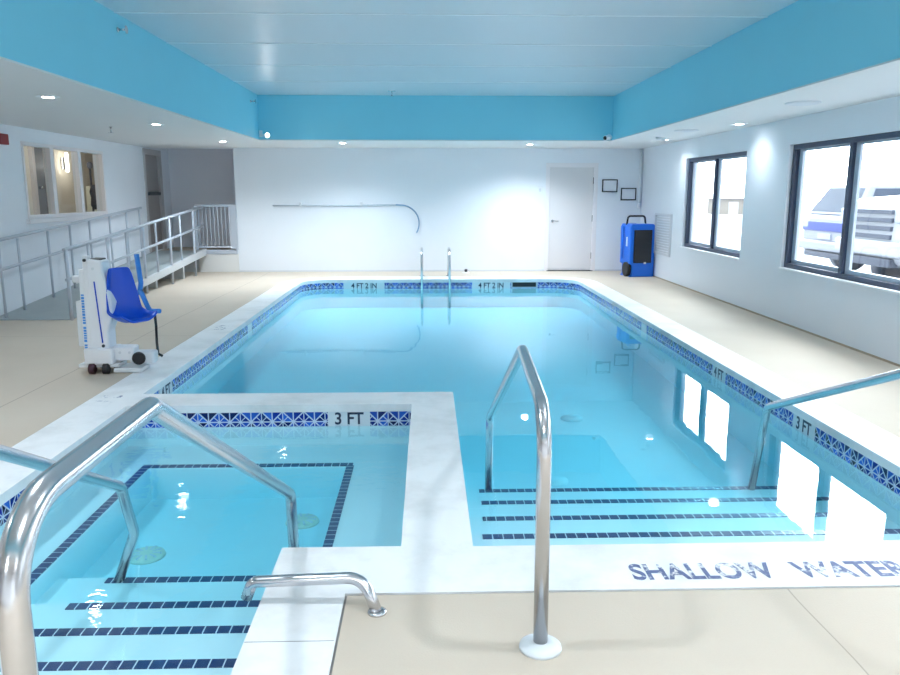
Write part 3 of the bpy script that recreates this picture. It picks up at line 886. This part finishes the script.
# foot beam toward the coping
MB().box(.11, .28, -.06, .09, .10, .215).build('foot_beam', M['white_plastic'], lift, bevel=.012)
MB().box(.24, .45, -.05, .07, .07, .175).build('foot_housing', M['offwhite'], lift, bevel=.02, seg=3)
MB().lathe((.325, -.05, .12), (0, -1, 0), [(0, .055), (.02, .055), (.028, .04)], seg=22).build('knob', M['black'], lift)
MB().box(.12, .36, -.11, .10, .004, .045).build('foot_pad', M['offwhite'], lift, bevel=.01)
for x in (.17, .25):
    MB().lathe((x, -.06, .17), (0, -1, 0), [(0, .011), (.006, .011)], seg=12).build('bolt', M['vent'], lift)
# seat arm
MB().tube(fillet([(.06, .04, .50), (.14, .05, .44), (.24, .03, .43)], [.05]), .022, seg=12).build('seat_arm', M['white_plastic'], lift)
# moulded seat: a bent shell with raised sides, turned toward the pool
S = Matrix.Translation((.255, .0, .45)) @ Matrix.Rotation(math.radians(58), 4, 'Z') @ Matrix.Diagonal((.9, .74, 1.0, 1.0))
def seat_shell():
    mb = MB()
    prof = [(.17, .435), (.165, .32), (.150, .20), (.125, .09), (.085, .03), (.0, .005), (-.09, -.002), (-.17, .018), (-.20, .0)]
    wd = [.115, .150, .175, .19, .20, .205, .205, .20, .195]
    rows_t, rows_b = [], []
    for i, ((y, z), w_) in enumerate(zip(prof, wd)):
        rt, rb = [], []
        for k in range(9):
            s = -1 + 2 * k / 8
            lift_ = .055 * max(0, abs(s) - .55) / .45
            if i < 4: p = Vector((s * w_, y - lift_, z))
            else: p = Vector((s * w_, y, z + lift_))
            rt.append(mb.bm.verts.new(p))
            n = Vector((0, .022, 0)) if i < 4 else Vector((0, .006, -.022))
            rb.append(mb.bm.verts.new(p + n))
        rows_t.append(rt); rows_b.append(rb)
    nr = len(prof)
    for i in range(nr - 1):
        for k in range(8):
            mb.bm.faces.new((rows_t[i][k], rows_t[i][k+1], rows_t[i+1][k+1], rows_t[i+1][k]))
            mb.bm.faces.new((rows_b[i][k+1], rows_b[i][k], rows_b[i+1][k], rows_b[i+1][k+1]))
        for k, q in ((0, 1), (8, -1)):
            f = (rows_t[i][k], rows_t[i+1][k], rows_b[i+1][k], rows_b[i][k])
            mb.bm.faces.new(f if q > 0 else f[::-1])
    for i in (0, nr - 1):
        for k in range(8):
            mb.bm.faces.new((rows_t[i][k], rows_t[i][k+1], rows_b[i][k+1], rows_b[i][k]))
    return mb.xform(S)
seat = seat_shell().build('seat', M['blue_seat'], lift, smooth=True)
md = seat.modifiers.new('subsurf', 'SUBSURF'); md.levels = 2; md.render_levels = 2
# two armrests: one swung up, one level
p = lambda x, y, z: tuple(S @ Vector((x, y, z)))
MB().tube(fillet([p(.215, .15, .18), p(.225, .12, .28), p(.23, .17, .53)], [.06]), .021, seg=14).build('armrest', M['light_blue'], lift)
MB().tube(fillet([p(.215, .13, .22), p(.225, .0, .04), p(.225, -.17, .05)], [.06]), .021, seg=14).build('armrest', M['light_blue'], lift)
MB().lathe(p(.205, .15, .20), tuple((S.to_3x3() @ Vector((1, 0, 0)))), [(0, .022), (.03, .022)], seg=14).build('pivot', M['black'], lift)
# hanging belt
mb = MB()
bp = [p(.215, -.10, .02), p(.22, -.10, -.08), p(.215, -.10, -.22), p(.22, -.10, -.33), p(.25, -.13, -.355)]
for a, b in zip(bp[:-1], bp[1:]):
    a, b = Vector(a), Vector(b)
    mb.cyl(a, b, .012, seg=8)
mb.build('belt', M['black'], lift)

# ------------------------------------------------------------------ dehumidifier
dh = empty('dehumidifier', (3.86, 13.95, 0), 'bright blue portable dehumidifier with black grille, standing by the right back corner', 'dehumidifier', rz=math.radians(9))
dh.scale = (1.08, 1.08, 1.06)
mb = MB()
mb.prism([(-.21, .0), (.23, .0), (.225, .10), (.235, .86), (.20, .90), (-.19, .90), (-.215, .85), (-.21, .22), (-.17, .20), (-.17, .03)], -.20, .22)
mb.build('body', M['dehum'], dh, bevel=.018, seg=3)
MB().box(-.15, .165, -.222, -.195, .24, .80).build('grille_frame', M['black'], dh, bevel=.006)
mb = MB()
for i in range(26):
    z = .262 + i * .0202
    mb.box(-.135, .15, -.230, -.222, z, z + .009)
mb.build('grille', M['dark_grey'], dh)
MB().tube(fillet([(-.19, .03, .88), (-.17, .03, 1.03), (.13, .03, 1.03), (.15, .03, .88)], [.05, .05]), .016, seg=12).build('handle', M['black'], dh)
for y in (-.10, ):
    MB().lathe((-.245, y + .02, .125), (1, 0, 0), [(0, .10), (.008, .125), (.055, .125), (.06, .10)], seg=28).build('wheel', M['black'], dh)
MB().lathe((.215, .1, .125), (1, 0, 0), [(0, .10), (.008, .125), (.055, .125), (.06, .10)], seg=28).build('wheel', M['black'], dh)
MB().box(-.226, -.212, -.09, -.05, .52, .68).build('badge', M['paper'], dh, bevel=.003)
MB().box(-.02, .10, -.05, .03, .898, .912).build('control_panel', M['paper'], dh, bevel=.003)
MB().box(.03, .07, -.233, -.222, .225, .255).build('latch', M['paper'], dh, bevel=.003)
MB().tube(fillet([(-.235, .06, .86), (-.24, .05, .60), (-.24, .06, .30)], [.1]), .014, seg=10).build('side_rail', M['dehum'], dh)

# ------------------------------------------------------------------ things on the back wall
def picture(x0, x1, z0, z1, label):
    o = empty('picture_frame', ((x0 + x1) / 2, YB, (z0 + z1) / 2), label, 'picture frame', 'picture frames on the back wall')
    w_, h_ = (x1 - x0) / 2, (z1 - z0) / 2
    mb = MB(); t = .018
    mb.slab([(-w_, -h_), (w_, -h_), (w_, h_), (-w_, h_)], [[(-w_ + t, -h_ + t), (w_ - t, -h_ + t), (w_ - t, h_ - t), (-w_ + t, h_ - t)]], -.022, -.001, front_map(0))
    mb.build('frame', M['black'], o)
    MB().box(-w_ + t, w_ - t, -.010, -.001, -h_ + t, h_ - t).build('sheet', M['paper'], o)
picture(3.375, 3.672, 1.525, 1.763, 'thin black picture frame on back wall, upper and left one of the two')
picture(3.745, 4.040, 1.370, 1.602, 'thin black picture frame on back wall, lower one above the dehumidifier')
sw = empty('switch_plate', (2.175, YB, 1.56), 'small white switch plate on the back wall, left of the white door', 'switch')
MB().box(-.055, .055, -.008, 0, -.075, .075).build('plate', M['paper'], sw, bevel=.003)
MB().box(-.02, .02, -.014, -.008, -.03, .03).build('rocker', M['vent'], sw, bevel=.002)

hk = empty('rescue_hook', (-1.5, YB - .05, 1.278), 'long silver rescue pole with curved hook hung level on the back wall', 'rescue hook')
MB().cyl((-1.44, 0, -.004), (.90, 0, .004), .013, seg=12).build('pole', M['pole'], hk)
hook_pts = [(.90, 0, .004), (1.00, 0, 0)]
for i in range(1, 17):
    t = math.radians(90 - i * 7.6)
    hook_pts.append((1.00 + .345 * math.cos(t), 0, -.345 + .345 * math.sin(t)))
MB().tube(hook_pts, .013, seg=10).build('hook', M['hook_blue'], hk)
for x in (-.92, .245):
    o = MB(); o.box(x - .02, x + .02, -.025, .05, -.02, .055); o.build('bracket', M['vent'], hk, bevel=.004)

pp = empty('conduit_pipe', (4.10, YB - .03, 1.25), 'white vertical pipe in the right back corner above the dehumidifier', 'pipe')
MB().cyl((0, 0, 0), (0, 0, ZS - 1.25), .022, seg=12).build('pipe', M['paper'], pp)
MB().lathe((0, 0, -.03), (0, 0, 1), [(0, .03), (.08, .034), (.10, .024)], seg=14).build('end_cap', M['white_plastic'], pp)

vt = empty('wall_louver', (XR, 13.35, .79), 'tall pale grey louvered grille on the right wall behind the dehumidifier', 'vent')
mb = MB().slab([(-.46, -.36), (.46, -.36), (.46, .36), (-.46, .36)], [[(-.42, -.32), (.42, -.32), (.42, .32), (-.42, .32)]], -.03, 0, side_map(0))
mb.build('frame', M['vent'], vt, bevel=.004)
mb = MB()
for i in range(14):
    z = -.31 + i * .045
    mb.box(-.022, -.002, -.42, .42, z, z + .022, None)
mb.build('louver', M['vent'], vt)

# ------------------------------------------------------------------ ceiling and wall fixtures
def downlight(x, y, label, power, group='round recessed downlights in the soffit', z=ZS):
    o = empty('recessed_downlight', (x, y, z), label, 'downlight', group)
    MB().lathe((0, 0, 0), (0, 0, -1), [(-.002, .098), (.004, .097), (.008, .080)], seg=32).build('trim_ring', M['white_plastic'], o)
    MB().lathe((0, 0, -.006), (0, 0, -1), [(0, .076), (.0015, .074), (.002, .05)], seg=28).build('lens', M['lens'], o)
    ld = bpy.data.lights.new('downlight_lamp', 'SPOT')
    ld.energy = power; ld.color = (0.83, 0.925, 1.0); ld.spot_size = math.radians(150); ld.spot_blend = 0.9; ld.shadow_soft_size = 0.07
    lo = bpy.data.objects.new('downlight_lamp', ld); C.objects.link(lo); lo.parent = o; lo.location = (0, 0, -.04)
    return o
PW = 85
downlight(-3.34, 7.09, 'lit downlight in left soffit, nearest of the three, above the interior window', 20)
downlight(-3.33, 9.80, 'lit downlight in left soffit, middle one of the three', 20)
downlight(-3.35, 12.98, 'lit downlight in left soffit, farthest, in front of the grey recess', 75)
downlight(-1.42, 13.30, 'lit downlight in the back soffit, above the rescue pole', 95)
downlight(1.79, 13.55, 'lit downlight in the back soffit, left of the white door', 120)
downlight(3.78, 12.35, 'downlight in right soffit by the far window, washing the wall corner', 10)
downlight(3.84, 9.55, 'lit downlight in right soffit, between the two windows', 10)
downlight(3.80, 5.90, 'added unseen downlight in right soffit, past the near window', 22)  # from here on out of view, added to brighten the foreground
downlight(3.80, 2.70, 'added unseen downlight in right soffit to brighten the near deck', 60)
downlight(-3.34, 4.30, 'added unseen downlight in left soffit beside the spa', 35)
downlight(-3.34, 1.50, 'added unseen downlight in left soffit beside the photographer', 60)
downlight(-1.4, -1.4, 'added unseen downlight in near soffit behind the photographer, left', 100)
downlight(1.8, -1.4, 'added unseen downlight in near soffit behind the photographer, right', 140)

for x, y, l in ((-1.2, 2.3, 'added unseen downlight in raised ceiling above the spa'), (1.5, 2.3, 'added unseen downlight in raised ceiling above the near coping'), (.2, .3, 'added unseen downlight in raised ceiling above the photographer')):  # out of view too, added overhead to brighten near deck and coping
    downlight(x, y, l, 44, 'added unseen downlights in the raised ceiling', ZC)

def diffuser(x, y, label, r=.16):
    o = empty('ceiling_diffuser', (x, y, ZS), label, 'air vent', 'round air diffusers in the right soffit')
    MB().lathe((0, 0, 0), (0, 0, -1), [(0, r), (.008, r), (.016, r * .8), (.010, r * .75), (.022, r * .5), (.018, r * .45), (.026, .02)], seg=32).build('cone', M['vent'], o)
diffuser(3.55, 7.35, 'round white air diffuser in right soffit above the near window')
diffuser(3.52, 10.55, 'round white air diffuser in right soffit above the far window')

def sprinkler(loc, axis, label, name='sprinkler_head', wide=.05):
    o = empty(name, loc, label, 'sprinkler', 'sprinkler heads')
    a = Vector(axis)
    MB().lathe((0, 0, 0), a, [(0, wide), (.006, wide), (.014, wide * .45)], seg=20).build('escutcheon', M['chrome'], o)
    MB().cyl(a * .01, a * .075, .010, seg=10).build('stem', M['chrome'], o)
    MB().lathe(a * .075, a, [(0, .034), (.004, .034)], seg=16).build('deflector', M['chrome'], o)
    return o
sprinkler((-0.53, 12.15, ZC), (0, 0, -1), 'chrome sprinkler hanging from the ceiling in front of the blue back fascia', wide=.06)
sprinkler((FX0 + e, 7.11, 2.905), (1, 0, 0), 'small sprinkler on the left blue fascia near the upper left corner', wide=.022)
sprinkler((FX0 + e, 12.2, 2.885), (1, 0, 0), 'small sprinkler on the left blue fascia by the far corner', wide=.022)
o = sprinkler((-4.05, 10.2, ZS), (0, 0, -1), 'small dark sprinkler in the left soffit, in front of the interior window', wide=.022)

# smoke detectors in the right soffit corner
for x, y, l in ((3.52, 11.8, 'small round detector in right soffit, left one by the corner'), (3.66, 12.0, 'small round detector in right soffit, right one by the corner')):
    o = empty('smoke_detector', (x, y, ZS), l, 'detector', 'small soffit detectors')
    MB().lathe((0, 0, 0), (0, 0, -1), [(0, .045), (.02, .045), (.04, .03), (.044, .0)], seg=20).build('body', M['vent'], o)

# flood lamp in the left far corner
fl = empty('flood_lamp', (-2.59, FY1 - e, 2.42), 'bright white flood lamp on the blue fascia in the far left corner', 'lamp')
MB().box(-.095, -.045, -.03, 0, -.03, .07).build('mount', M['white_plastic'], fl, bevel=.006)
MB().tube([(-.07, -.025, .0), (-.03, -.07, -.005), (.0, -.10, -.01)], .012, seg=10).build('arm', M['white_plastic'], fl)
MB().lathe((.0, -.07, -.01), (.75, -1, -.05), [(0, .018), (.03, .032), (.09, .040), (.10, .040)], seg=22).build('head', M['white_plastic'], fl)
MB().lathe((.060, -.150, -.014), (.75, -1, -.05), [(0, .037), (.006, .034), (.012, .015)], seg=22).build('lens', M['flood_lens'], fl)
ld = bpy.data.lights.new('flood_beam', 'SPOT'); ld.energy = 5; ld.spot_size = math.radians(120); ld.spot_blend = .8; ld.shadow_soft_size = .05
lo = bpy.data.objects.new('flood_beam', ld); C.objects.link(lo); lo.parent = fl; lo.location = (.10, -.20, -.02)
lo.rotation_euler = Vector((1, -.55, -.05)).to_track_quat('-Z', 'Y').to_euler()

# security camera in the far right corner
cam_o = empty('security_camera', (2.93, FY1 - e, 2.40), 'white bullet security camera in the far right corner under the blue fascia', 'camera')
MB().lathe((.04, 0, 0), (0, -1, 0), [(0, .045), (.02, .045), (.03, .02)], seg=18).build('mount', M['white_plastic'], cam_o)
MB().tube([(.04, -.02, 0), (.03, -.06, -.01), (.0, -.09, -.01)], .012, seg=10).build('arm', M['white_plastic'], cam_o)
dv = Vector((-.75, -.6, -.18)).normalized()
MB().lathe(Vector((.05, -.07, .0)), dv, [(0, .030), (.01, .038), (.14, .040), (.145, .036)], seg=20).build('body', M['white_plastic'], cam_o)
MB().lathe(Vector((.05, -.07, .0)) + dv * .143, dv, [(0, .034), (.008, .030), (.01, .0)], seg=20).build('lens', M['black'], cam_o)

# fire alarm on the left wall
fa = empty('fire_alarm', (XL, 9.83, 2.155), 'red fire alarm box on the left wall, cut by the left edge', 'fire alarm')
MB().box(0, .055, -.14, .06, -.065, .065).build('body', M['red'], fa, bevel=.008)
MB().box(0, .05, .06, .105, -.06, .06).build('strobe', M['white_plastic'], fa, bevel=.01)

# ------------------------------------------------------------------ outdoors
MB().box(XR + .2, 140, -60, 160, -.3, -.18).build('ground_outside', M['asphalt'], kind='structure')

def vehicle(name, loc, label, body_m, rear=False, zs=1.0):
    """near end at x=0 facing -x, width along y; origin on the ground at the middle of that end"""
    o = empty(name, loc, label, 'car')
    w_ = .98
    Z = lambda z: z * zs
    if rear:
        low = [(0.03, .45), (0.0, .80), (.02, 1.18), (.10, 1.24), (3.6, 1.24), (4.5, 1.16), (4.7, .95), (4.7, .5), (4.6, .4), (.15, .4)]
        b0 = (.06, 3.5, 1.24); t0 = (.42, 2.5, 1.86)
    else:
        low = [(0.02, .42), (0.0, .75), (.03, 1.02), (.10, 1.20), (.35, 1.27), (1.50, 1.33), (1.9, 1.30), (5.2, 1.28), (5.35, 1.10), (5.35, .50), (5.2, .38), (.2, .36)]
        b0 = (1.45, 3.95, 1.30); t0 = (2.25, 3.65, 1.82)
    b = MB(); b.prism([(x, Z(z)) for x, z in low], -w_, w_)
    b.build('body', body_m, o, bevel=.07, seg=3)
    c = MB(); vs = []
    for s_, ww in ((b0, .90), (t0, .74)):
        vs.append([c.bm.verts.new((x, y, Z(s_[2]))) for x, y in ((s_[0], -ww), (s_[1], -ww), (s_[1], ww), (s_[0], ww))])
    c.bm.faces.new(vs[0][::-1]); c.bm.faces.new(vs[1])
    for i in range(4):
        k = (i + 1) % 4
        c.bm.faces.new((vs[0][i], vs[0][k], vs[1][k], vs[1][i]))
    c.build('cabin', body_m, o, bevel=.05, seg=3)
    def pane(pts, nm):
        q = MB(); q.quad(pts)
        bmesh.ops.solidify(q.bm, geom=q.bm.faces[:], thickness=.016)
        q.build(nm, M['car_glass'], o)
    def lerp(t, yb, yt, x):  # point on the end face of the cabin
        return (b0[0] + (t0[0] - b0[0]) * t - .008, yb + (yt - yb) * t, Z(b0[2] + (t0[2] - b0[2]) * t))
    pane([lerp(.10, -.86, -.70, 0), lerp(.10, .86, .70, 0), lerp(.88, .82, .68, 0), lerp(.88, -.82, -.68, 0)], 'rear_window' if rear else 'windshield')
    def side(s_, u0, u1, nm):
        pts = []
        for t, u in ((.10, u0), (.10, u1), (.86, u1), (.86, u0)):
            xa = b0[0] + (t0[0] - b0[0]) * t; xb = b0[1] + (t0[1] - b0[1]) * t
            pts.append((xa + (xb - xa) * u, s_ * (.90 - .16 * t + .008), Z(b0[2] + (t0[2] - b0[2]) * t)))
        pane(pts, nm)
    for s_ in (-1, 1):
        side(s_, .07, .48, 'side_window'); side(s_, .53, .93, 'side_window')
        mx = 3.1 if rear else 1.8
        MB().box(mx, mx + .2, min(s_ * .96, s_ * 1.17), max(s_ * .96, s_ * 1.17), Z(1.28), Z(1.46)).build('mirror', body_m, o, bevel=.03)
        for x in (1.0, 4.0 if rear else 4.3):
            wl = MB().lathe((x, s_ * .80 - .13, .40), (0, 1, 0), [(0, .32), (.02, .40), (.24, .40), (.26, .32)], seg=28).build('wheel', M['car_dark'], o)
            MB().lathe((x, s_ * .95, .40), (0, s_, 0), [(-.02, .22), (.0, .22), (.01, .06)], seg=20).build('hub', M['car_lamp'], wl)
        MB().box(-.03, .06, s_ * .83 - .14, s_ * .83 + .14, Z(.95), Z(1.12)).build('tail_light' if rear else 'headlight', M['car_lamp'], o, bevel=.03)
    MB().box(-.10, .12, -.97, .97, Z(.50), Z(.70)).build('bumper', body_m, o, bevel=.05, seg=3)
    MB().box(-.06, .10, -.72, .72, Z(.36), Z(.48)).build('lower_grille', M['car_dark'], o, bevel=.02)
    if rear:
        MB().box(-.025, .02, -.94, .94, Z(.90), Z(1.10)).build('blue_band', M['car_blue'], o, bevel=.02)
        for s_ in (-1, 1):
            MB().box(.2, 4.4, s_ * .985 - .006, s_ * .985 + .006, Z(.90), Z(1.10)).build('blue_band', M['car_blue'], o)
        MB().box(-.03, .02, -.26, .26, Z(.74), Z(.86)).build('plate', M['car_lamp'], o, bevel=.005)
    else:
        for z in (.73, .84, .95, 1.06):
            MB().box(-.035, .02, -.62, .62, Z(z), Z(z + .06)).build('grille_bar', M['car_dark'], o, bevel=.008)
    return o
vehicle('pickup_truck', (7.7, 13.1, -.18), 'white pickup truck parked outside the near window, behind its right pane', M['car_white'], zs=1.26)
vehicle('suv', (8.3, 15.75, -.18), 'pale car with a dark blue band parked outside the near window, behind its left pane', M['car_silver'], rear=True, zs=1.0)
bl = empty('utility_shed', (24.4, 62, -.18), 'low beige structure far outside the far window, behind its right pane', 'shed')
MB().box(-.7, 2.2, 0, 2.5, 0, 1.15).build('wall', M['building'], bl)
MB().box(-.8, 2.3, -.1, 2.6, 1.15, 1.30).build('roof', M['building_roof'], bl)
MB().box(.1, .9, -.03, .02, 0, 1.0).build('door', M['taupe'], bl)

# ------------------------------------------------------------------ sky
wd = bpy.data.worlds.new('overcast'); sc.world = wd; wd.use_nodes = True
nt = wd.node_tree; nt.nodes.clear()
out = nt.nodes.new('ShaderNodeOutputWorld'); bg = nt.nodes.new('ShaderNodeBackground')
tc = nt.nodes.new('ShaderNodeTexCoord'); sep = nt.nodes.new('ShaderNodeSeparateXYZ')
nt.links.new(tc.outputs['Generated'], sep.inputs[0])
gdir = Vector((math.sin(math.radians(30)) * math.cos(math.radians(24)), math.cos(math.radians(30)) * math.cos(math.radians(24)), math.sin(math.radians(24))))
nrm = nt.nodes.new('ShaderNodeVectorMath'); nrm.operation = 'NORMALIZE'; nt.links.new(tc.outputs['Generated'], nrm.inputs[0])
dp = nt.nodes.new('ShaderNodeVectorMath'); dp.operation = 'DOT_PRODUCT'; nt.links.new(nrm.outputs[0], dp.inputs[0]); dp.inputs[1].default_value = gdir
glow = math_node(nt, 'POWER', math_node(nt, 'MAXIMUM', dp.outputs['Value'], 0.0), 9.0)
up = math_node(nt, 'MAXIMUM', sep.outputs[2], 0.0)
tot = math_node(nt, 'ADD', math_node(nt, 'ADD', 0.7, math_node(nt, 'MULTIPLY', up, 2.6)), math_node(nt, 'MULTIPLY', glow, 11.5))
nt.links.new(tot, bg.inputs[1])
bg.inputs[0].default_value = (0.86, 0.94, 1.0, 1)
nt.links.new(bg.outputs[0], out.inputs[0])

# corridor lamp
ld = bpy.data.lights.new('corridor_lamp', 'POINT'); ld.energy = 3; ld.color = (1, .92, .80); ld.shadow_soft_size = .1
lo = bpy.data.objects.new('corridor_lamp', ld); C.objects.link(lo); lo.location = (CX + .35, 15.62, 2.05)

for y in (11.0, 13.6):  # unseen lamps added to brighten the corridor
    o = empty('corridor_fill_downlight', (-6.3, y, 2.6), 'added unseen ceiling lamp brightening the corridor behind the interior window', 'lamp', 'added corridor ceiling lamps')
    MB().lathe((0, 0, 0), (0, 0, -1), [(0, .12), (.03, .115), (.04, .08)]).build('shade', M['sconce_lens'], o)
    ld = bpy.data.lights.new('corridor_fill_lamp', 'POINT'); ld.energy = 9; ld.color = (1, .95, .86); ld.shadow_soft_size = .1
    lo = bpy.data.objects.new('corridor_fill_lamp', ld); C.objects.link(lo); lo.parent = o; lo.location = (0, 0, -.12)

# ------------------------------------------------------------------ camera
f_px = 760.0
a_ = math.radians(1.70306); p_ = math.radians(10.7434)
F = Vector((math.sin(a_) * math.cos(p_), math.cos(a_) * math.cos(p_), -math.sin(p_)))
Rv = Vector((math.cos(a_), -math.sin(a_), 0)); Uv = Rv.cross(F)
cd = bpy.data.cameras.new('camera'); co = bpy.data.objects.new('camera', cd); C.objects.link(co)
co.matrix_world = basis((0, 0, 1.5), Rv, Uv, -F)
cd.sensor_width = 36; cd.sensor_fit = 'HORIZONTAL'; cd.lens = 36 * f_px / 900; cd.clip_start = .05; cd.clip_end = 400
sc.camera = co
